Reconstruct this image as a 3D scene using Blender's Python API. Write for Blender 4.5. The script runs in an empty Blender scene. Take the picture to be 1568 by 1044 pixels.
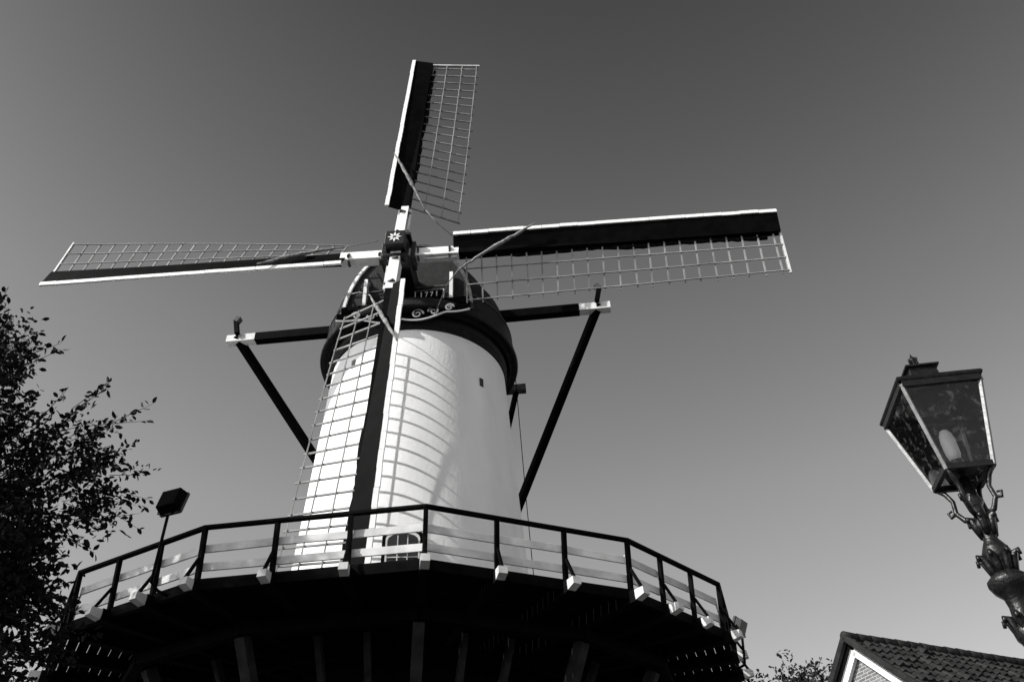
import bpy, math, random
import numpy as np
from mathutils import Vector, Matrix
random.seed(7); rng=np.random.default_rng(11)
CH=1.6
def V(x,y,z): return Vector((x,y,z+CH))     # z measured from eye height
scene=bpy.context.scene

# ------------------------------------------------------------ materials
def mat(name,base,rough=0.6,var=0.0,scale=6.0,bump=0.0,bscale=30.0,spec=0.3,stretch=None):
    m=bpy.data.materials.new(name); m.use_nodes=True
    nt=m.node_tree; b=nt.nodes['Principled BSDF']
    b.inputs['Base Color'].default_value=(base,base,base,1)
    b.inputs['Roughness'].default_value=rough
    b.inputs['Specular IOR Level'].default_value=spec
    tc=nt.nodes.new('ShaderNodeTexCoord'); mp=nt.nodes.new('ShaderNodeMapping')
    nt.links.new(tc.outputs['Object'],mp.inputs[0])
    if stretch: mp.inputs['Scale'].default_value=stretch
    if var>0:
        n=nt.nodes.new('ShaderNodeTexNoise'); n.inputs['Scale'].default_value=scale; n.inputs['Detail'].default_value=6
        nt.links.new(mp.outputs[0],n.inputs['Vector'])
        r=nt.nodes.new('ShaderNodeValToRGB')
        lo=max(base*(1-var),0.001); hi=min(base*(1+var*0.6),0.95)
        r.color_ramp.elements[0].color=(lo,lo,lo,1); r.color_ramp.elements[0].position=0.3
        r.color_ramp.elements[1].color=(hi,hi,hi,1); r.color_ramp.elements[1].position=0.65
        nt.links.new(n.outputs['Fac'],r.inputs[0]); nt.links.new(r.outputs[0],b.inputs['Base Color'])
    if bump>0:
        n2=nt.nodes.new('ShaderNodeTexNoise'); n2.inputs['Scale'].default_value=bscale; n2.inputs['Detail'].default_value=4
        nt.links.new(mp.outputs[0],n2.inputs['Vector'])
        bp=nt.nodes.new('ShaderNodeBump'); bp.inputs['Strength'].default_value=bump; bp.inputs['Distance'].default_value=0.02
        nt.links.new(n2.outputs['Fac'],bp.inputs['Height']); nt.links.new(bp.outputs[0],b.inputs['Normal'])
    return m
M_WALL=mat('whitewash',0.85,0.85,0.08,1.3,0.3,14,0.2,(1,1,0.35))
M_TAR=mat('tarred_brick',0.010,0.8,0.5,4,0.4,14,0.1)
M_WHITE=mat('white_paint',0.82,0.5,0.10,5,0.1,40)
M_BOARDW=mat('rail_white_paint',0.62,0.55,0.25,3,0.1,40)
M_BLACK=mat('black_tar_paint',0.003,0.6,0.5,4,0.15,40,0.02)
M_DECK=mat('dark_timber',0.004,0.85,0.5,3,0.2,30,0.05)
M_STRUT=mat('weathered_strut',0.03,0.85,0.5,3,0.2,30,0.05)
M_LATT=mat('lattice_wood',0.24,0.7,0.4,1.5,0.0)
M_CAP=mat('cap_shingle',0.012,0.6,0.6,6,0.5,25,0.2)
M_CAPG=mat('cap_weathered_board',0.07,0.7,0.5,5,0.2,25,0.2)
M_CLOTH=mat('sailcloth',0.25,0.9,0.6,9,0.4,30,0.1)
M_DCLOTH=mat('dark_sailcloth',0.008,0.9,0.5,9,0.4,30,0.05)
M_GLASSD=mat('window_pane_dark',0.012,0.12,0,1,0,1,0.6)
M_IRON=mat('cast_iron',0.006,0.35,0.5,20,0.25,60,0.4)
M_FRAME=mat('lantern_frame_paint',0.16,0.4,0.4,20,0.1,60,0.5)
M_BULB=mat('frosted_bulb',0.88,0.4)
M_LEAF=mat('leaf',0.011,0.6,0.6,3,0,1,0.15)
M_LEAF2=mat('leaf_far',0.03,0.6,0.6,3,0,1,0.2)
M_BARK=mat('bark',0.03,0.9,0.5,8,0.6,30,0.1)
M_TILE=mat('roof_tile',0.018,0.65,0.7,3,0.4,30,0.2)

def brick_mat(name,c1,c2,mort,scale,rough=0.9):
    m=bpy.data.materials.new(name); m.use_nodes=True
    nt=m.node_tree; b=nt.nodes['Principled BSDF']; b.inputs['Roughness'].default_value=rough
    uv=nt.nodes.new('ShaderNodeTexCoord'); br=nt.nodes.new('ShaderNodeTexBrick')
    nt.links.new(uv.outputs['UV'],br.inputs['Vector'])
    br.inputs['Color1'].default_value=(c1,)*3+(1,); br.inputs['Color2'].default_value=(c2,)*3+(1,)
    br.inputs['Mortar'].default_value=(mort,)*3+(1,)
    br.inputs['Scale'].default_value=scale; br.inputs['Mortar Size'].default_value=0.02
    br.inputs['Brick Width'].default_value=0.5; br.inputs['Row Height'].default_value=0.17
    nt.links.new(br.outputs['Color'],b.inputs['Base Color'])
    bp=nt.nodes.new('ShaderNodeBump'); bp.inputs['Strength'].default_value=0.4; bp.inputs['Distance'].default_value=0.01
    bp.invert=True
    nt.links.new(br.outputs['Fac'],bp.inputs['Height']); nt.links.new(bp.outputs[0],b.inputs['Normal'])
    return m
M_BRICK=brick_mat('house_brick',0.12,0.22,0.42,2.3)
M_PAVE=brick_mat('clinker_paving',0.05,0.08,0.04,2.5)

def glass_mat():
    m=bpy.data.materials.new('lantern_glass'); m.use_nodes=True
    nt=m.node_tree; nt.nodes.clear()
    o=nt.nodes.new('ShaderNodeOutputMaterial'); mx=nt.nodes.new('ShaderNodeMixShader')
    t=nt.nodes.new('ShaderNodeBsdfTransparent'); g=nt.nodes.new('ShaderNodeBsdfGlossy')
    g.inputs['Roughness'].default_value=0.05; t.inputs['Color'].default_value=(0.80,0.80,0.80,1)
    d=nt.nodes.new('ShaderNodeBsdfDiffuse'); d.inputs['Color'].default_value=(0.5,0.5,0.5,1)
    n=nt.nodes.new('ShaderNodeTexNoise'); n.inputs['Scale'].default_value=30; n.inputs['Detail'].default_value=8
    tc=nt.nodes.new('ShaderNodeTexCoord'); nt.links.new(tc.outputs['Object'],n.inputs['Vector'])
    mr=nt.nodes.new('ShaderNodeMapRange'); mr.inputs['From Min'].default_value=0.55; mr.inputs['From Max'].default_value=0.8
    mr.inputs['To Min'].default_value=0.004; mr.inputs['To Max'].default_value=0.16
    nt.links.new(n.outputs['Fac'],mr.inputs[0])
    fr=nt.nodes.new('ShaderNodeFresnel'); fr.inputs[0].default_value=1.45
    nt.links.new(fr.outputs[0],mx.inputs[0]); nt.links.new(t.outputs[0],mx.inputs[1]); nt.links.new(g.outputs[0],mx.inputs[2])
    m2=nt.nodes.new('ShaderNodeMixShader'); nt.links.new(mr.outputs[0],m2.inputs[0])
    nt.links.new(mx.outputs[0],m2.inputs[1]); nt.links.new(d.outputs[0],m2.inputs[2]); nt.links.new(m2.outputs[0],o.inputs[0])
    return m
M_GLASS=glass_mat()

# ------------------------------------------------------------ mesh builder
class MB:
    def __init__(s): s.v=[]; s.f=[]; s.m=[]; s.sm=[]; s.mats=[]
    def mi(s,m):
        if m not in s.mats: s.mats.append(m)
        return s.mats.index(m)
    def add(s,vs,fs,m,smooth=False):
        o=len(s.v); s.v+= [tuple(x) for x in vs]; k=s.mi(m)
        for f in fs: s.f.append(tuple(i+o for i in f)); s.m.append(k); s.sm.append(smooth)
    def beam(s,p,q,w,h,m,up=Vector((0,0,1)),w2=None,h2=None):
        p=Vector(p); q=Vector(q); d=(q-p).normalized()
        x=d.cross(up)
        if x.length<1e-4: x=d.cross(Vector((1,0,0)))
        x.normalize(); y=x.cross(d).normalized()
        w2=w if w2 is None else w2; h2=h if h2 is None else h2
        vs=[]
        for c,a,b in((p,w,h),(q,w2,h2)):
            for sx,sy in((-1,-1),(1,-1),(1,1),(-1,1)): vs.append(c+x*sx*a/2+y*sy*b/2)
        s.add(vs,[(3,2,1,0),(4,5,6,7),(0,1,5,4),(1,2,6,5),(2,3,7,6),(3,0,4,7)],m)
    def tube(s,pts,rad,m,n=8,cap=True):
        pts=[Vector(p) for p in pts]
        if not hasattr(rad,'__len__'): rad=[rad]*len(pts)
        vs=[]; prev=None
        for i,p in enumerate(pts):
            d=(pts[min(i+1,len(pts)-1)]-pts[max(i-1,0)]).normalized()
            if prev is None:
                x=d.cross(Vector((0,0,1)))
                if x.length<1e-3: x=d.cross(Vector((1,0,0)))
            else: x=prev-d*prev.dot(d)
            x.normalize(); prev=x; y=d.cross(x)
            for k in range(n):
                a=2*math.pi*k/n; vs.append(p+(x*math.cos(a)+y*math.sin(a))*rad[i])
        fs=[]
        for i in range(len(pts)-1):
            for k in range(n):
                a=i*n+k; b=i*n+(k+1)%n; fs.append((a,b,b+n,a+n))
        if cap: fs.append(tuple(range(n))[::-1]); fs.append(tuple((len(pts)-1)*n+k for k in range(n)))
        s.add(vs,fs,m,n>4)
    def lathe(s,c,prof,m,n=32,smooth=True,flute=0):
        vs=[]
        for r,z in prof:
            for k in range(n):
                a=2*math.pi*k/n; rr=r*(1+flute*(k%2)); vs.append((c[0]+rr*math.cos(a),c[1]+rr*math.sin(a),c[2]+z))
        fs=[]
        for i in range(len(prof)-1):
            for k in range(n):
                a=i*n+k; b=i*n+(k+1)%n; fs.append((a,b,b+n,a+n))
        s.add(vs,fs,m,smooth)
    def prism(s,poly,off,m):
        n=len(poly); vs=list(poly)+[p+off for p in poly]
        fs=[tuple(range(n))[::-1],tuple(range(n,2*n))]+[(i,(i+1)%n,(i+1)%n+n,i+n) for i in range(n)]
        s.add(vs,fs,m)
    def obj(s,name,parent=None,bevel=0):
        me=bpy.data.meshes.new(name); me.from_pydata(s.v,[],s.f)
        for m in s.mats: me.materials.append(m)
        me.polygons.foreach_set('material_index',s.m); me.polygons.foreach_set('use_smooth',s.sm)
        me.validate(); me.update()
        o=bpy.data.objects.new(name,me); scene.collection.objects.link(o)
        if parent: o.parent=parent
        if bevel:
            b=o.modifiers.new('bevel','BEVEL'); b.width=bevel; b.segments=2; b.limit_method='ANGLE'
        return o
def empty(name):
    e=bpy.data.objects.new(name,None); scene.collection.objects.link(e); return e

# ------------------------------------------------------------ camera
th=math.radians(40)
fw=Vector((0,math.cos(th),math.sin(th))); u0=Vector((0,-math.sin(th),math.cos(th))); r0=Vector((1,0,0))
cr=r0*.99886-u0*.0478; cu=r0*.0478+u0*.99886
cam=bpy.data.cameras.new('camera'); co=bpy.data.objects.new('camera',cam); scene.collection.objects.link(co)
R=Matrix((cr,cu,-fw)).transposed().to_4x4(); R.translation=Vector((0,0,CH)); co.matrix_world=R
cam.sensor_width=36; cam.lens=29.85; cam.clip_end=5000; cam.clip_start=0.05
scene.camera=co

# ------------------------------------------------------------ light
SAZ=math.radians(-62); SEL=math.radians(37)
sd=Vector((math.sin(SAZ)*math.cos(SEL),-math.cos(SAZ)*math.cos(SEL),math.sin(SEL)))
sl=bpy.data.lights.new('sun','SUN'); sl.energy=5; sl.angle=math.radians(.5); sl.color=(1,.99,.975)
so=bpy.data.objects.new('sun',sl); scene.collection.objects.link(so); so.rotation_euler=sd.to_track_quat('Z','Y').to_euler()
so.location=(-20,-20,30)
w=bpy.data.worlds.new('World'); scene.world=w; w.use_nodes=True; nt=w.node_tree
bg=nt.nodes['Background']; sky=nt.nodes.new('ShaderNodeTexSky'); sky.sky_type='NISHITA'; sky.sun_disc=False
sky.sun_elevation=SEL; sky.sun_rotation=math.atan2(sd.x,sd.y); sky.dust_density=1.5
# black-and-white film with a red filter: red channel, darkening of the blue towards the zenith
sp=nt.nodes.new('ShaderNodeSeparateColor'); tc=nt.nodes.new('ShaderNodeTexCoord'); sx=nt.nodes.new('ShaderNodeSeparateXYZ')
rp=nt.nodes.new('ShaderNodeValToRGB'); m1=nt.nodes.new('ShaderNodeMath'); m1.operation='MULTIPLY'; m2=nt.nodes.new('ShaderNodeMath'); m2.operation='MULTIPLY'; m2.inputs[1].default_value=5
nt.links.new(sky.outputs[0],sp.inputs[0]); nt.links.new(tc.outputs['Generated'],sx.inputs[0]); nt.links.new(sx.outputs['Z'],rp.inputs[0])
el=rp.color_ramp.elements
vals=[(0.0,2.4),(.31,2.5),(.48,2.4),(.64,1.85),(.777,1.2),(.883,.75),(1,.55)]
el[0].position=0; el[1].position=1
for p_,v_ in vals[1:-1]: el.new(p_)
for e_,(p_,v_) in zip(el,vals): e_.color=(v_/5,)*3+(1,)
nt.links.new(sp.outputs[0],m1.inputs[0]); nt.links.new(rp.outputs[0],m1.inputs[1]); nt.links.new(m1.outputs[0],m2.inputs[0]); nt.links.new(m2.outputs[0],bg.inputs[0])
bg.inputs[1].default_value=0.11
scene.view_settings.view_transform='Standard'; scene.view_settings.look='None'; scene.view_settings.exposure=0

# ------------------------------------------------------------ ground
def uvplane(name,verts,m,uvs):
    me=bpy.data.meshes.new(name); me.from_pydata(verts,[],[tuple(range(len(verts)))])
    uv=me.uv_layers.new(name='UVMap')
    for i,u in enumerate(uvs): uv.data[i].uv=u
    me.materials.append(m); o=bpy.data.objects.new(name,me); scene.collection.objects.link(o); return o
g=1500
uvplane('ground',[(-g,-g,0),(g,-g,0),(g,g,0),(-g,g,0)],M_PAVE,[(-g,-g),(g,-g),(g,g),(-g,g)])

# ============================================================ WINDMILL
mill=empty('windmill'); mill.location=(-2.85,20.35,0)
bpy.context.view_layer.update()
def child(mb,name,bevel=0):
    o=mb.obj(name,None,bevel); o.parent=mill; o.matrix_parent_inverse=mill.matrix_world.inverted(); return o
O=Vector((-2.85,20.35,CH))
def tr(z): return 2.55+(15.9-z)*0.0655
tw=MB()
tw.lathe(O,[(tr(z),z) for z in np.linspace(6.4,16.15,26)],M_WALL,128)
tw.lathe(O,[(tr(z)+.01,z) for z in np.linspace(-1.6,6.42,12)],M_TAR,96)
tw.lathe(O,[(tr(15.5),15.5),(tr(15.5)+.05,15.51),(tr(15.7)+.05,15.72),(tr(15.7)+.09,15.73),(tr(15.9)+.09,16.0)],M_CAP,96)
child(tw,'tower')
def tpt(ang,z,out=0,t=0):
    a=math.radians(ang); n=Vector((math.sin(a),-math.cos(a),0)); tt=Vector((math.cos(a),math.sin(a),0))
    return O+n*(tr(z)+out)+tt*t+Vector((0,0,z))
tn=lambda ang:Vector((math.sin(math.radians(ang)),-math.cos(math.radians(ang)),0))
wn=MB()
def arched(mb,ang,z0,z1,hw,o0,th_,m):
    base=tpt(ang,z0,o0)
    tt=Vector((math.cos(math.radians(ang)),math.sin(math.radians(ang)),0))
    pts=[base-tt*hw,base+tt*hw]
    for k in range(9):
        a=math.pi*k/8; pts.append(base+tt*hw*math.cos(a)+Vector((0,0,(z1-z0-hw*.5)+hw*.5*math.sin(a))))
    mb.prism(pts,tn(ang)*th_,m)
A=4.0
arched(wn,A,7.35,9.15,.46,-.10,.13,M_BLACK)
arched(wn,A,7.42,9.06,.38,-.06,.12,M_BOARDW)
arched(wn,A,7.5,8.99,.34,-.03,.10,M_GLASSD)
b0=tpt(A,7.5,.09); tt=Vector((math.cos(math.radians(A)),math.sin(math.radians(A)),0))
for t in(-.11,.11): wn.beam(b0+tt*t,b0+tt*t+Vector((0,0,1.42)),.022,.03,M_BOARDW,tn(A))
for z in(.45,.9): wn.beam(b0+tt*-.33+Vector((0,0,z)),b0+tt*.33+Vector((0,0,z)),.03,.024,M_BOARDW)
p=tpt(47,13.98,-.05); wn.beam(p,p+Vector((0,0,.26)),.12,.14,M_GLASSD,tn(47))
p=tpt(-36,14.6,-.05); wn.beam(p,p+Vector((0,0,.26)),.12,.14,M_GLASSD,tn(-36))
child(wn,'tower_windows')

# ---- stage
SR=7.5; DZ=6.30
def spt(ang,r,z): a=math.radians(ang); return O+Vector((math.sin(a)*r,-math.cos(a)*r,z))
st=MB()
PV=[(9.5,7.5),(39.5,7.5),(61.8,7.7),(88,7.7),(116,7.6),(144,7.6),(172,7.6),(200,7.6),(228,7.6),(256,7.7),(286,7.75),(315.6,7.75),(339.5,7.5)]
NV=len(PV)
def vp(k,r=None,z=0):
    a,R_=PV[k%NV]; return spt(a,R_ if r is None else r*R_/7.5,z)
for k in range(NV):
    r=3.2
    while r<SR-0.02:
        r2=min(r+.2,SR+.02); g1=.016
        poly=[vp(k,r,DZ-.05),vp(k+1,r,DZ-.05),vp(k+1,r2-g1,DZ-.05),vp(k,r2-g1,DZ-.05)]
        dz=Vector((0,0,random.uniform(-.004,.004)))
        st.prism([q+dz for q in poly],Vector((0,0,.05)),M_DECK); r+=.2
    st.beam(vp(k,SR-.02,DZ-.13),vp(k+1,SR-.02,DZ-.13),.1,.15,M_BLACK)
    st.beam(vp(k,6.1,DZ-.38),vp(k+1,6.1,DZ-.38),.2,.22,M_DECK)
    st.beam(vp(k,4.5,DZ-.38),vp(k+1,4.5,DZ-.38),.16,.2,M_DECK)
child(st,'stage_deck')
jo=MB(); rl=MB()
def edge(k,f):
    return vp(k).lerp(vp(k+1),f)
RH=.93
for k in range(NV):
    for j in range(3):
        p=edge(k,j/3); d=(p-O); d.z=0; rad=d.length; d.normalize()
        inn=O+d*3.1; z=Vector((0,0,DZ-.17))
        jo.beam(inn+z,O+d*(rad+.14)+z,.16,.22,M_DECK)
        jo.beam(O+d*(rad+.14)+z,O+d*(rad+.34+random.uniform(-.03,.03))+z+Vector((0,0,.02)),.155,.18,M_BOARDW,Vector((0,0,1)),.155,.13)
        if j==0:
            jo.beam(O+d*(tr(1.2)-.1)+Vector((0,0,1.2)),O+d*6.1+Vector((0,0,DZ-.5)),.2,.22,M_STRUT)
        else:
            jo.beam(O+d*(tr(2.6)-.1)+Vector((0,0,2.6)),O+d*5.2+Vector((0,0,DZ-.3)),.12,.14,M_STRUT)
        b=O+d*(rad-.02)+Vector((0,0,DZ-.1)); t=O+d*(rad+.05)+Vector((0,0,DZ+RH-.02))
        rl.beam(b,t,.08,.08,M_BLACK,d)
        rl.beam(O+d*(rad+.28)+Vector((0,0,DZ-.10)),O+d*(rad+.05)+Vector((0,0,DZ+.36)),.05,.05,M_BLACK,d)
    n=edge(k,.5)-O; n.z=0; n.normalize()
    def rp_(f,z,off): return edge(k,f)+n*off+Vector((0,0,z))
    rl.beam(rp_(-.008,DZ+RH,.05),rp_(1.008,DZ+RH,.05),.10,.06,M_BLACK)
    for h in(.23,.59):
        for j in range(3):
            rl.beam(rp_(j/3+.002,DZ+h+random.uniform(-.014,.014),-.065),rp_((j+1)/3-.002,DZ+h+random.uniform(-.014,.014),-.065),.035,.145,M_BOARDW)
child(jo,'stage_joists'); child(rl,'stage_railing',.006)

# ---- cap (local frame: a = right, b = forward)
F=Vector((-.0627,-.998,0)).normalized(); Rr=Vector((-F.y,F.x,0))
def C(a,b,z): return O+Rr*a+F*b+Vector((0,0,z))
cp=MB(); CR=2.90
NB=26; NP=28; bs=np.linspace(-2.87,2.2,NB)
grid=[]
for b in bs:
    wd=math.sqrt(max(CR*CR-b*b,.02)); t=(b+3)/5.25
    hh=(1.0+1.85*math.sin(min(t*1.15,1)*math.pi/2)**.8)*min(1,(wd/1.2)**.6) 
    row=[]
    for i in range(NP+1):
        ph=math.pi*i/NP; c=math.cos(ph); s_=math.sin(ph)
        row.append(C(wd*math.copysign(abs(c)**.95,c),b,16.35+hh*abs(s_)**.97))
    grid.append(row)
vs=[p for r in grid for p in r]; fs=[]
for i in range(NB-1):
    for j in range(NP):
        a=i*(NP+1)+j; fs.append((a,a+1,a+NP+2,a+NP+1))
cp.add(vs,fs,M_CAP,True)
cp.add(grid[-1],[tuple(range(NP+1))],M_CAP)
cp.add(grid[0],[tuple(range(NP+1))[::-1]],M_CAP)
# shingle courses
for zz,gr in((.14,0),(.30,0),(.46,0)):
    for b0_,b1_ in zip(range(0,NB-1),range(1,NB)):
        for side in(0,1):
            def pt(row):
                i=zz*NP/2; k=int(i); f=i-k
                q=row[k].lerp(row[k+1],f) if side==0 else row[NP-k].lerp(row[NP-k-1],f)
                return q
            cp.beam(pt(grid[b0_]),pt(grid[b1_]),.05,.05,M_CAPG)
cp.lathe(O,[(2.60,15.93),(2.62,16.06),(2.70,16.07),(2.71,15.98),(2.79,15.98),(2.81,16.08),(2.88,16.06),(2.96,16.00),(3.00,16.10),(2.97,16.22),(2.91,16.42),(2.6,16.5)],M_CAP,96)
child(cp,'cap_body')
cf=MB()
e=grid[-1]
for i in range(NP):
    p=e[i]+F*.05; q=e[i+1]+F*.05
    cf.beam(p,q,.09,.07,M_WHITE if i>NP*.6 else M_CAPG,F)
def fbox(a0,a1,z0,z1,b,dp,m): cf.beam(C((a0+a1)/2,b,z0),C((a0+a1)/2,b,z1),dp,a1-a0,m,Rr) 
fbox(-1.85,1.85,16.42,16.64,2.37,.28,M_BLACK)
for a in(-1.25,1.3):
    fbox(a-.05,a+.05,16.64,17.8,2.33,.12,M_WHITE)
fbox(-1.25,1.3,17.25,17.30,2.35,.06,M_CAPG)
fbox(.25,1.1,16.70,17.10,2.38,.06,M_WHITE); fbox(.28,1.07,16.73,17.07,2.41,.05,M_BLACK)
for i,a in enumerate((.40,.55,.70,.85)):
    if i in(1,2):
        fbox(a,a+.09,16.97,17.0,2.44,.02,M_WHITE); cf.beam(C(a+.08,2.44,16.98),C(a+.03,2.44,16.82),.02,.025,M_WHITE,F)
    else: fbox(a+.03,a+.06,16.82,17.0,2.44,.02,M_WHITE)
up=[];lo=[]
N=40
for i in range(N+1):
    a=-1.9+3.8*i/N; x=abs(a)/2
    up.append(C(a,2.66,16.18+.02*math.cos(a*3)))
    lo.append(C(a,2.66,15.82-.16*abs(math.sin(x*math.pi*1.5+.3))*(1-.4*x)+.24*x*x))
vs=up+lo+[p+F*.05 for p in up+lo]; n1=N+1
fs=[]
for i in range(N):
    fs.append((i,i+1,n1+i+1,n1+i)); fs.append((2*n1+i+1,2*n1+i,3*n1+i,3*n1+i+1))
    fs.append((i,2*n1+i,2*n1+i+1,i+1)); fs.append((n1+i,n1+i+1,3*n1+i+1,3*n1+i))
cf.add(vs,fs,M_BLACK)
cf.tube([p+F*.07 for p in lo],.028,M_WHITE,6)
for sgn in(-1,1):
    for a,z,rr,dirn in((.42,15.90,.17,1),(.88,15.96,.16,-1),(1.32,16.04,.13,1)):
        pts=[]
        for i in range(26):
            t=i/25; ang=t*3.0*math.pi; r_=rr*(1-t*.82)
            pts.append(C(sgn*(a+dirn*r_*math.cos(ang)),2.75,z+r_*math.sin(ang)))
        cf.tube(pts,[.034*(1-.5*i/25) for i in range(26)],M_WHITE,6)
child(cf,'cap_front')
tl=MB()
LS=17.3
def bm(p,q,w,h,m): tl.beam(p,q,w,h,m)
bm(C(-5.05,.75,LS),C(5.0,.75,LS),.26,.30,M_BLACK)
bm(C(-5.95,.75,LS),C(-5.05,.75,LS),.27,.26,M_WHITE); bm(C(5.0,.75,LS),C(5.95,.75,LS),.27,.26,M_WHITE)
foot=C(0.1,-6.7,9.3)
for a in(-5.6,5.55):
    top=C(a,.75,LS); d=(top-foot).normalized()
    tl.beam(foot,top+d*.15,.2,.24,M_BLACK)
    tl.beam(C(a,.95,LS+.1),C(a+(.12 if a>0 else -.12),.95,LS+.62),.14,.14,M_BLACK)
    tl.beam(C(a,.95,LS+.62),C(a+(.15 if a>0 else -.15),.95,LS+.70),.2,.2,M_CAPG)
bm(C(-2.75,-2.2,16.7),C(2.4,-2.2,16.7),.24,.26,M_BLACK); bm(C(2.4,-2.2,16.7),C(3.1,-2.2,16.7),.25,.24,M_CAPG)
for a in(-2.6,2.8): tl.beam(C(a,-2.2,16.7),foot,.15,.16,M_BLACK)
tl.beam(C(0,-1,17.6),C(0.1,-7.6,7.6),.3,.34,M_BLACK)
tl.tube([C(2.85,-.8,16.4),C(2.98,-.9,12),C(3.2,-.9,6.3)],.015,M_BLACK,5)
child(tl,'tail_frame',.01)

# ---- rotor
H=V(-3.07,16.8,17.45)
ur=Vector((.9971,-.0627,-.0376)).normalized(); uu=Vector((.0400,.0346,.9986)); uu=(uu-ur*uu.dot(ur)).normalized()
un=ur.cross(uu).normalized()
if un.y>0: un=-un
hb=MB()
def L(a,u,n): return H+ur*a+uu*u+un*n
hb.beam(L(0,0,-1.6),L(0,0,.30),.58,.62,M_IRON,uu)
hb.beam(L(0,0,.30),L(0,0,.62),.56,.56,M_IRON,uu,.50,.50)
hb.beam(L(0,0,.62),L(0,0,.70),.54,.54,M_IRON,uu)
for k in range(8):
    a=k*math.pi/4; c,s_=math.cos(a),math.sin(a)
    tip=L(.21*c,.21*s_,.702); m1_=L(.10*c-.035*s_,.10*s_+.035*c,.702); m2_=L(.10*c+.035*s_,.10*s_-.035*c,.702); i0=L(.03*c,.03*s_,.702)
    hb.prism([i0,m2_,tip,m1_],un*.015,M_WHITE)
for a in(.42,-.42): hb.beam(L(a,-.34,-.05),L(a,.34,-.05),.12,.5,M_IRON,un)
hb.beam(L(-.36,.42,.2),L(.36,.42,.2),.1,.5,M_IRON,un)
hb.beam(L(-.36,-.42,.2),L(.36,-.42,.2),.1,.5,M_IRON,un)
child(hb,'rotor_hub',.012)
def sail(name,Rd,Wd,nb,RL=10.55,bw=.56,LW=1.55):
    s=MB(); rad=math.radians
    Rd=Rd.normalized(); Wd=(Wd-Rd*Wd.dot(Rd)).normalized()
    def tau(r): t=(r-1.6)/(RL-1.6); return rad(28-23*min(1,max(0,t))**.8)
    def tb(r): t=(r-1.6)/(RL-1.6); return rad(19-12*t)
    def P(r,w,d=0,f=tau):
        t=f(r); return H+Rd*r+(Wd*math.cos(t)-un*math.sin(t))*w+(un*math.cos(t)+Wd*math.sin(t))*d+un*nb
    s.beam(P(0.0,0),P(1.7,0),.29,.33,M_WHITE,un,.28,.30)
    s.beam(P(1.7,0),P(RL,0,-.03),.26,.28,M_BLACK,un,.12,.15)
    s.beam(P(.75,.17,.1),P(1.65,.17,.1),.05,.12,M_BOARDW,un)
    for r in(.55,1.45): s.beam(P(r,-.17,.0),P(r,.17,.0),.05,.36,M_CAPG,un)
    N=18; r0_,r1_=1.55,RL
    wl=lambda r:-bw-.08*(r-1.6)/9
    for i in range(N):
        a=r0_+(r1_-r0_)*i/N; b=r0_+(r1_-r0_)*(i+1)/N
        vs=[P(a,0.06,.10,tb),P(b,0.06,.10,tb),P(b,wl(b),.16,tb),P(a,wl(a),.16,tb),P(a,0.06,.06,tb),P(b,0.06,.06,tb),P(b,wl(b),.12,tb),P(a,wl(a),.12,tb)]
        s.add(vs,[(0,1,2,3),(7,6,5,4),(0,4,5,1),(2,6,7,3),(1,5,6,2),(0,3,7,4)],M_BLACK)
        j=.008*random.uniform(-1,1)
        s.beam(P(a+.004,wl(a)-.03+j,.15,tb),P(b-.004,wl(b)-.03+j,.15,tb),.12,.07,M_WHITE,un)
    for r in np.arange(2.0,RL,1.3):
        s.beam(P(r,0.1,.04,tb),P(r,wl(r),.10,tb),.06,.05,M_BLACK,un)
    rs=list(np.arange(1.9,RL-.1,.425))+[RL-.02]
    for i,r in enumerate(rs):
        j=random.uniform(-.02,.02)
        s.beam(P(r,.02,-.02),P(r+j,LW+.08+random.uniform(-.03,.03),-.02),.042,.036,M_LATT,un)
    s.beam(P(RL,-.05,0),P(RL,LW+.1,0),.05,.05,M_BOARDW,un)
    for w_ in(.35*LW,.68*LW,LW):
        for a,b in zip(rs[:-1],rs[1:]):
            s.beam(P(a,w_+random.uniform(-.006,.006),.015),P(b,w_,.015),.026,.03,M_LATT,un)
    pts=[];rr=[]
    for r in np.arange(3.2,RL-.3,.16):
        pts.append(P(r,.13+.02*math.sin(r*2.1)+random.uniform(-.012,.012),-.06)); rr.append(.05+.022*math.sin(r*1.7)**2+random.uniform(-.008,.012))
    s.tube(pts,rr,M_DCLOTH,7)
    pts=[];rr=[]
    for i in range(19):
        t=i/18; r=3.9-2.2*t; w_=-.64+1.2*t
        pts.append(P(r,w_,.28-.05*t)+un*random.uniform(-.02,.02)+Rd*random.uniform(-.02,.02)); rr.append(.02+.038*math.sin(math.pi*min(1,t*1.05))*random.uniform(.6,1.3))
    s.tube(pts,rr,M_CLOTH,7)
    s.tube([pts[-1],P(1.35,1.0,.2),P(1.0,1.75,.1)],.014,M_CLOTH,5)
    child(s,name)
sail('sail_top',uu+ur*.03,ur,.25,9.75,.50,1.62); sail('sail_right',ur,-uu,-.05,10.6,.52,1.42)
sail('sail_bottom',-uu-ur*.015,-ur,.25,10.45,.42); sail('sail_left',-ur+uu*.02,uu,-.05,10.42,.52,1.5)

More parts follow.
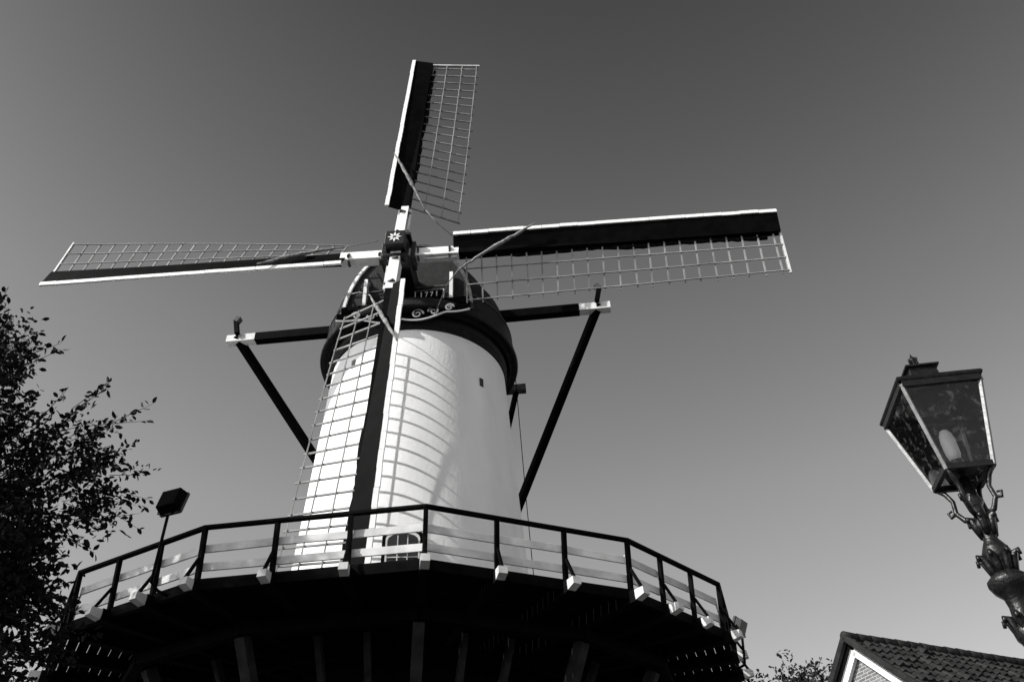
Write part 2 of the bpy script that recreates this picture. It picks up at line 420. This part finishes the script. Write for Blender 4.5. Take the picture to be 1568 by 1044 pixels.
# ============================================================ FLOODLIGHTS
def floodlight(base,top,foot,face,size,name='floodlight'):
    m=MB()
    m.tube([foot,foot.lerp(base,.6)+Vector((0,0,-.05)),base,base.lerp(top,.1),top],.028,M_BLACK,8)
    f=face.normalized(); sx=f.cross(Vector((0,0,1))).normalized(); up=sx.cross(f)
    c=top+Vector((0,0,size*.62))
    m.tube([c+sx*size*.5,c+sx*size*.5-Vector((0,0,size*.45)),top,c-sx*size*.5-Vector((0,0,size*.45)),c-sx*size*.5],.014,M_BLACK,6)
    h=size*.45
    fr=[c+sx*h*a+up*h*b+f*size*.22 for a,b in((-1,-1),(1,-1),(1,1),(-1,1))]
    bk=[c+sx*h*.9*a+up*h*.85*b-f*size*.22 for a,b in((-1,-1),(1,-1),(1,1),(-1,1))]
    m.add(fr+bk,[(3,2,1,0),(4,5,6,7),(0,1,5,4),(1,2,6,5),(2,3,7,6),(3,0,4,7)],M_IRON if name=='floodlight.001' else M_BLACK)
    fc=c+f*size*.23
    for a,b in(((-1,-1),(1,-1)),((1,-1),(1,1)),((1,1),(-1,1)),((-1,1),(-1,-1))):
        m.beam(fc+sx*h*a[0]+up*h*a[1],fc+sx*h*b[0]+up*h*b[1],.03,.05,M_CAPG,f)
    m.add([fc+sx*h*.9*a+up*h*.9*b-f*.004 for a,b in((-1,-1),(1,-1),(1,1),(-1,1))],[(0,1,2,3)],M_GLASSD)
    return m.obj(name,None,.004)
floodlight(V(-6.30,13.45,6.35),V(-6.30,13.45,7.60),V(-6.02,13.6,6.15),Vector((.35,1,-.25)),.48)
floodlight(V(4.42,17.6,5.9),V(4.48,17.6,6.45),V(4.05,17.6,5.85),Vector((-1,.7,.6)),.36,'floodlight.001')

# ============================================================ STREET LAMP
lamp=empty('street_lamp'); lamp.location=(2.14,3.62,0); bpy.context.view_layer.update()
def lchild(mb,name,bevel=0):
    o=mb.obj(name,None,bevel); o.parent=lamp; o.matrix_parent_inverse=lamp.matrix_world.inverted(); return o
LP=Vector((2.14,3.62,-.015))
po=MB()
pr=[(0,0),(.17,0),(.17,.12),(.15,.15),(.14,.5),(.16,.54),(.16,.6),(.11,.66),(.075,.9),(.09,.93),(.09,.97),(.06,1.0),(.058,2.5),(.048,2.86),(.062,2.88),(.066,2.91),(.048,2.94),(.042,3.02),(.048,3.06),(.075,3.09),(.088,3.12),(.088,3.14),(.06,3.165),(.04,3.18),(.045,3.21),(.058,3.235),(.062,3.27),(.048,3.30),(.032,3.33),(.030,3.37),(.044,3.385),(.048,3.41),(.036,3.43),(.027,3.46),(.027,3.50),(.042,3.52),(.03,3.55),(.02,3.66),(0,3.66)]
po.lathe(LP,pr,M_IRON,24)
for z,rr,n,h in((3.18,.052,8,.12),(3.38,.038,6,.1),(2.9,.05,8,.12)):
    for k in range(n):
        a=2*math.pi*k/n; d=Vector((math.cos(a),math.sin(a),0))
        pts=[LP+d*rr*.8+Vector((0,0,z-h*.3)),LP+d*(rr*1.05)+Vector((0,0,z+h*.2)),LP+d*(rr*1.35)+Vector((0,0,z+h*.55)),LP+d*(rr*1.75)+Vector((0,0,z+h*.6)),LP+d*(rr*1.8)+Vector((0,0,z+h*.42))]
        po.tube(pts,[.012,.018,.016,.012,.008],M_IRON,6)
lr=math.radians(-5.6)
def Q(x,y,z): c,s_=math.cos(lr),math.sin(lr); return LP+Vector((x*c-y*s_,x*s_+y*c,z))
zb,zt=3.665,4.105; hb_,ht=.108,.19
cs=[(-1,-1),(1,-1),(1,1),(-1,1)]
for a,b in cs:
    po.tube([Q(a*.02,b*.02,3.44),Q(a*.05,b*.05,3.46),Q(a*.07,b*.07,3.51),Q(a*.065,b*.065,3.57),Q(a*.08,b*.08,3.62),Q(a*hb_,b*hb_,zb)],[.014,.013,.012,.011,.012,.012],M_IRON,7)
    po.tube([Q(a*.07,b*.07,3.51),Q(a*.09,b*.09,3.50),Q(a*.095,b*.095,3.525),Q(a*.08,b*.08,3.53)],[.009,.008,.007,.005],M_IRON,6)
lchild(po,'post')
ln=MB()
for i in range(4):
    a=cs[i]; b=cs[(i+1)%4]
    ln.beam(Q(a[0]*hb_,a[1]*hb_,zb-.01),Q(a[0]*ht,a[1]*ht,zt),.018,.018,M_FRAME,Q(a[0],a[1],0)-LP)
    ln.beam(Q(a[0]*hb_,a[1]*hb_,zb),Q(b[0]*hb_,b[1]*hb_,zb),.022,.03,M_IRON)
    ln.beam(Q(a[0]*ht,a[1]*ht,zt),Q(b[0]*ht,b[1]*ht,zt),.024,.04,M_IRON)
def sq(h,z): return [Q(a*h,b*h,z) for a,b in cs]
def frus(levels,m):
    vs=[];fs=[]
    for h,z in levels: vs+=sq(h,z)
    for i in range(len(levels)-1):
        for k in range(4): fs.append((i*4+k,i*4+(k+1)%4,i*4+4+(k+1)%4,i*4+4+k))
    fs.append((3,2,1,0)); n=(len(levels)-1)*4; fs.append((n,n+1,n+2,n+3)); ln.add(vs,fs,m)
frus([(.204,4.118),(.210,4.13),(.206,4.142),(.14,4.19),(.085,4.225),(.072,4.235),(.068,4.285),(.084,4.287),(.086,4.297),(.05,4.32),(.015,4.335)],M_IRON)
ln.lathe(LP,[(.012,4.325),(.022,4.34),(.01,4.355),(.02,4.37),(.024,4.38),(.015,4.395),(.006,4.405),(.0,4.43)],M_IRON,12)
for k in range(4):
    a=k*math.pi/2+.3; d=Vector((math.cos(a),math.sin(a),0)); ln.tube([LP+d*.005+Vector((0,0,4.355)),LP+d*.03+Vector((0,0,4.37)),LP+d*.028+Vector((0,0,4.385))],[.006,.005,.004],M_IRON,5)
ln.lathe(LP,[(.0,3.67),(.075,3.672),(.08,3.685),(.03,3.70),(.028,3.74),(.035,3.75),(.0,3.755)],M_IRON,16)
ln.lathe(LP,[(0,4.06),(.05,4.06),(.12,4.095),(.12,4.10)],M_IRON,16)
lchild(ln,'lantern_frame',.003)
bu=MB(); bu.lathe(LP,[(0,3.752),(.024,3.754),(.034,3.79),(.036,3.86),(.032,3.90),(.02,3.925),(0,3.93)],M_BULB,16); lchild(bu,'bulb')
gl=MB()
for i in range(4):
    a=cs[i]; b=cs[(i+1)%4]
    gl.add([Q(a[0]*hb_,a[1]*hb_,zb+.018),Q(b[0]*hb_,b[1]*hb_,zb+.018),Q(b[0]*ht*.985,b[1]*ht*.985,zt-.02),Q(a[0]*ht*.985,a[1]*ht*.985,zt-.02)],[(0,1,2,3)],M_GLASS)
lchild(gl,'glass_panes')

# ============================================================ BRICK HOUSE
house=empty('brick_house'); house.location=(7.5,20.2,0); bpy.context.view_layer.update()
def hpar(o): o.parent=house; o.matrix_parent_inverse=house.matrix_world.inverted()
gd=Vector((.427,-.904,0)).normalized(); rd=Vector((.904,.427,0)).normalized()
PK=V(7.62,20.2,7.25); HW=3.6; SLP=1.0; LEN=13
def HP(g_,r_,z): return Vector((PK.x,PK.y,0))+gd*g_+rd*r_+Vector((0,0,z))
pkz=PK.z-.16; ez=pkz-HW*SLP
me_v=[HP(-HW+.3,0.18,0),HP(HW-.3,0.18,0),HP(HW-.3,0.18,ez+.3),HP(0,0.18,pkz),HP(-HW+.3,0.18,ez+.3)]
o=uvplane('gable_wall',me_v,M_BRICK,[(-HW+.3,0),(HW-.3,0),(HW-.3,ez+.3),(0,pkz),(-HW+.3,ez+.3)]); hpar(o)
for sg,nm in((1,'side_wall_front'),(-1,'side_wall_back')):
    g_=sg*(HW-.3); o=uvplane(nm,[HP(g_,.18,0),HP(g_,LEN,0),HP(g_,LEN,ez+.3),HP(g_,.18,ez+.3)],M_BRICK,[(0,0),(LEN,0),(LEN,ez+.3),(0,ez+.3)]); hpar(o)
o=uvplane('rear_gable_wall',[HP(-HW+.3,LEN-.1,0),HP(HW-.3,LEN-.1,0),HP(HW-.3,LEN-.1,ez+.3),HP(0,LEN-.1,pkz),HP(-HW+.3,LEN-.1,ez+.3)],M_BRICK,[(-HW,0),(HW,0),(HW,ez),(0,pkz),(-HW,ez)]); hpar(o)
rf=MB()
for sg in(1,-1):
    nu=int(LEN/.045); rows=16; vs=[];fs=[]
    sub=[(0,.05),(.5,.028),(.985,.0)]
    zs=[]
    for r in range(rows):
        for t,l in sub: zs.append(((r+t)/rows,l))
    nrm=(gd*sg+Vector((0,0,1))).normalized()
    tj=np.random.default_rng(3).normal(0,.012,(rows+1,80))
    for (t,l) in zs:
        for u in range(nu+1):
            x=u*.045
            wv=.03*math.sin(2*math.pi*x/.24)+(.012 if math.sin(2*math.pi*x/.24)>.6 else 0)
            vs.append(HP(sg*t*(HW+.1),-.12+x,PK.z-t*(HW+.1)*SLP)+nrm*(wv+(.05-l)+tj[int(t*rows),int(x/.24)]+.02*math.sin(x*.9)))
    n=nu+1
    for i in range(len(zs)-1):
        for u in range(nu): fs.append((i*n+u,i*n+u+1,i*n+n+u+1,i*n+n+u))
    rf.add(vs,fs,M_TILE,False)
    rf.beam(HP(0,-.1,PK.z+.03),HP(sg*(HW+.1),-.1,PK.z+.03-(HW+.1)*SLP),.1,.14,M_TILE,nrm)
    rf.beam(HP(0,LEN/2,PK.z-.09),HP(sg*(HW+.1),LEN/2,PK.z-.09-(HW+.1)*SLP),LEN,.05,M_TILE,nrm)
for i in range(int(LEN/.4)):
    a=HP(0,-.12+i*.4,PK.z+.05+random.uniform(-.01,.01)); b=HP(0,-.12+i*.4+.42,PK.z+.05)
    rf.tube([a,b],[.12,.105],M_TILE,10)
o=rf.obj('tile_roof'); hpar(o)
vg=MB()
for sg in(1,-1):
    nrm=(gd*sg+Vector((0,0,1))).normalized()
    vg.beam(HP(0,.1,PK.z-.28),HP(sg*(HW),.1,PK.z-.28-HW*SLP),.1,.2,M_WHITE,nrm)
    vg.beam(HP(sg*(HW+.12),-.05,ez+.05),HP(sg*(HW+.12),LEN,ez+.05),.12,.12,M_WHITE)
vg.beam(HP(-.5,.12,4.0),HP(-.5,.12,5.4),.08,.08,M_WHITE,rd); vg.beam(HP(.5,.12,4.0),HP(.5,.12,5.4),.08,.08,M_WHITE,rd)
vg.beam(HP(-.5,.12,4.0),HP(.5,.12,4.0),.1,.08,M_WHITE); vg.beam(HP(-.5,.12,5.4),HP(.5,.12,5.4),.1,.08,M_WHITE)
vg.beam(HP(0,.14,4.0),HP(0,.14,5.4),.05,.95,M_GLASSD,gd)
vg.beam(HP(0,.1,4.0),HP(0,.1,5.4),.03,.03,M_WHITE,rd)
o=vg.obj('white_trim_and_window',None,.005); hpar(o)

# ============================================================ TREES
def tree(name,base,cen,rad,nshoot,leaf,lmat,shootlen,lps,seed,lim=9,shell=.55):
    r=np.random.default_rng(seed); mb=MB()
    base=Vector(base); cen=Vector(cen)
    top=cen+Vector((0,0,rad[2]*.3))
    H_=(cen-base).length
    mb.tube([base,base.lerp(cen,.35)+Vector((.06,.03,0)),base.lerp(cen,.7)+Vector((-.05,.05,0)),cen,top],[.028*H_+.06,.022*H_+.05,.018*H_+.03,.06,.03],M_BARK,12)
    for i in range(lim*3):
        a=r.uniform(0,2*math.pi); el=r.uniform(-.5,1.1)
        s0=base.lerp(top,r.uniform(.45,.95))
        e_=cen+Vector((math.cos(a)*math.cos(el)*rad[0]*.88,math.sin(a)*math.cos(el)*rad[1]*.88,math.sin(el)*rad[2]*.88))
        mid=s0.lerp(e_,.5)+Vector((0,0,rad[2]*.08)); pts=[s0,s0.lerp(mid,.5)+Vector(r.normal(0,.05,3)),mid,mid.lerp(e_,.5)+Vector(r.normal(0,.06,3)),e_]
        mb.tube(pts,[.045,.035,.026,.016,.007],M_BARK,6)
    ncl=70
    d=r.normal(size=(ncl,3)); d/=np.linalg.norm(d,axis=1)[:,None]
    rr=r.uniform(shell,1,ncl)**.6
    cl=d*rr[:,None]*np.array(rad)
    crd=r.uniform(.16,.30,ncl)*np.mean(rad)
    ci=r.integers(0,ncl,nshoot)
    dd=r.normal(size=(nshoot,3)); dd/=np.linalg.norm(dd,axis=1)[:,None]
    start=cl[ci]+dd*(crd[ci]*r.uniform(.2,1,nshoot)**.5)[:,None]
    outd=start/np.linalg.norm(start,axis=1)[:,None]
    dirn=outd*.9+dd*.6+r.normal(size=(nshoot,3))*.35+np.array([0,0,.05]); dirn/=np.linalg.norm(dirn,axis=1)[:,None]
    ln_=shootlen*r.uniform(.5,1.35,nshoot)
    C0=np.array(cen)
    for i in range(nshoot):
        if i%2==0:
            a=C0+start[i]-dirn[i]*ln_[i]*.4; b=C0+start[i]+dirn[i]*ln_[i]*.5+np.array([0,0,-.02]); c=C0+start[i]+dirn[i]*ln_[i]+np.array([0,0,-.08*ln_[i]])
            mb.tube([a,b,c],[.006,.0045,.002],M_BARK,3,False)
    n=nshoot*lps; si=np.repeat(np.arange(nshoot),lps)
    t=np.tile(np.linspace(.02,1.0,lps),nshoot)+r.normal(0,.02,n)
    pos=C0+start[si]+dirn[si]*(ln_[si]*t)[:,None]; pos[:,2]-=.08*ln_[si]*t*t
    ld=dirn[si]*.5+r.normal(size=(n,3))*.75; ld[:,2]-=.1; ld/=np.linalg.norm(ld,axis=1)[:,None]
    nn=r.normal(size=(n,3)); nn[:,2]+=.8; sd_=np.cross(ld,nn); sd_/=np.linalg.norm(sd_,axis=1)[:,None]; up_=np.cross(sd_,ld)
    sz=leaf*r.uniform(.55,1.2,n)[:,None]
    b0=pos+ld*sz*.12
    q=np.stack([b0,b0+ld*sz*.38+sd_*sz*.27+up_*sz*.06,b0+ld*sz*.75+sd_*sz*.2+up_*sz*.05,b0+ld*sz-up_*sz*.08,b0+ld*sz*.75-sd_*sz*.2+up_*sz*.05,b0+ld*sz*.38-sd_*sz*.27+up_*sz*.06],1).reshape(-1,3)
    o_=len(mb.v); mb.v+=[tuple(x) for x in q.tolist()]; k=mb.mi(lmat)
    for i in range(n):
        j=o_+i*6; mb.f.append((j,j+1,j+2,j+3)); mb.f.append((j,j+3,j+4,j+5)); mb.m+= [k,k]; mb.sm+=[False,False]
    return mb.obj(name)
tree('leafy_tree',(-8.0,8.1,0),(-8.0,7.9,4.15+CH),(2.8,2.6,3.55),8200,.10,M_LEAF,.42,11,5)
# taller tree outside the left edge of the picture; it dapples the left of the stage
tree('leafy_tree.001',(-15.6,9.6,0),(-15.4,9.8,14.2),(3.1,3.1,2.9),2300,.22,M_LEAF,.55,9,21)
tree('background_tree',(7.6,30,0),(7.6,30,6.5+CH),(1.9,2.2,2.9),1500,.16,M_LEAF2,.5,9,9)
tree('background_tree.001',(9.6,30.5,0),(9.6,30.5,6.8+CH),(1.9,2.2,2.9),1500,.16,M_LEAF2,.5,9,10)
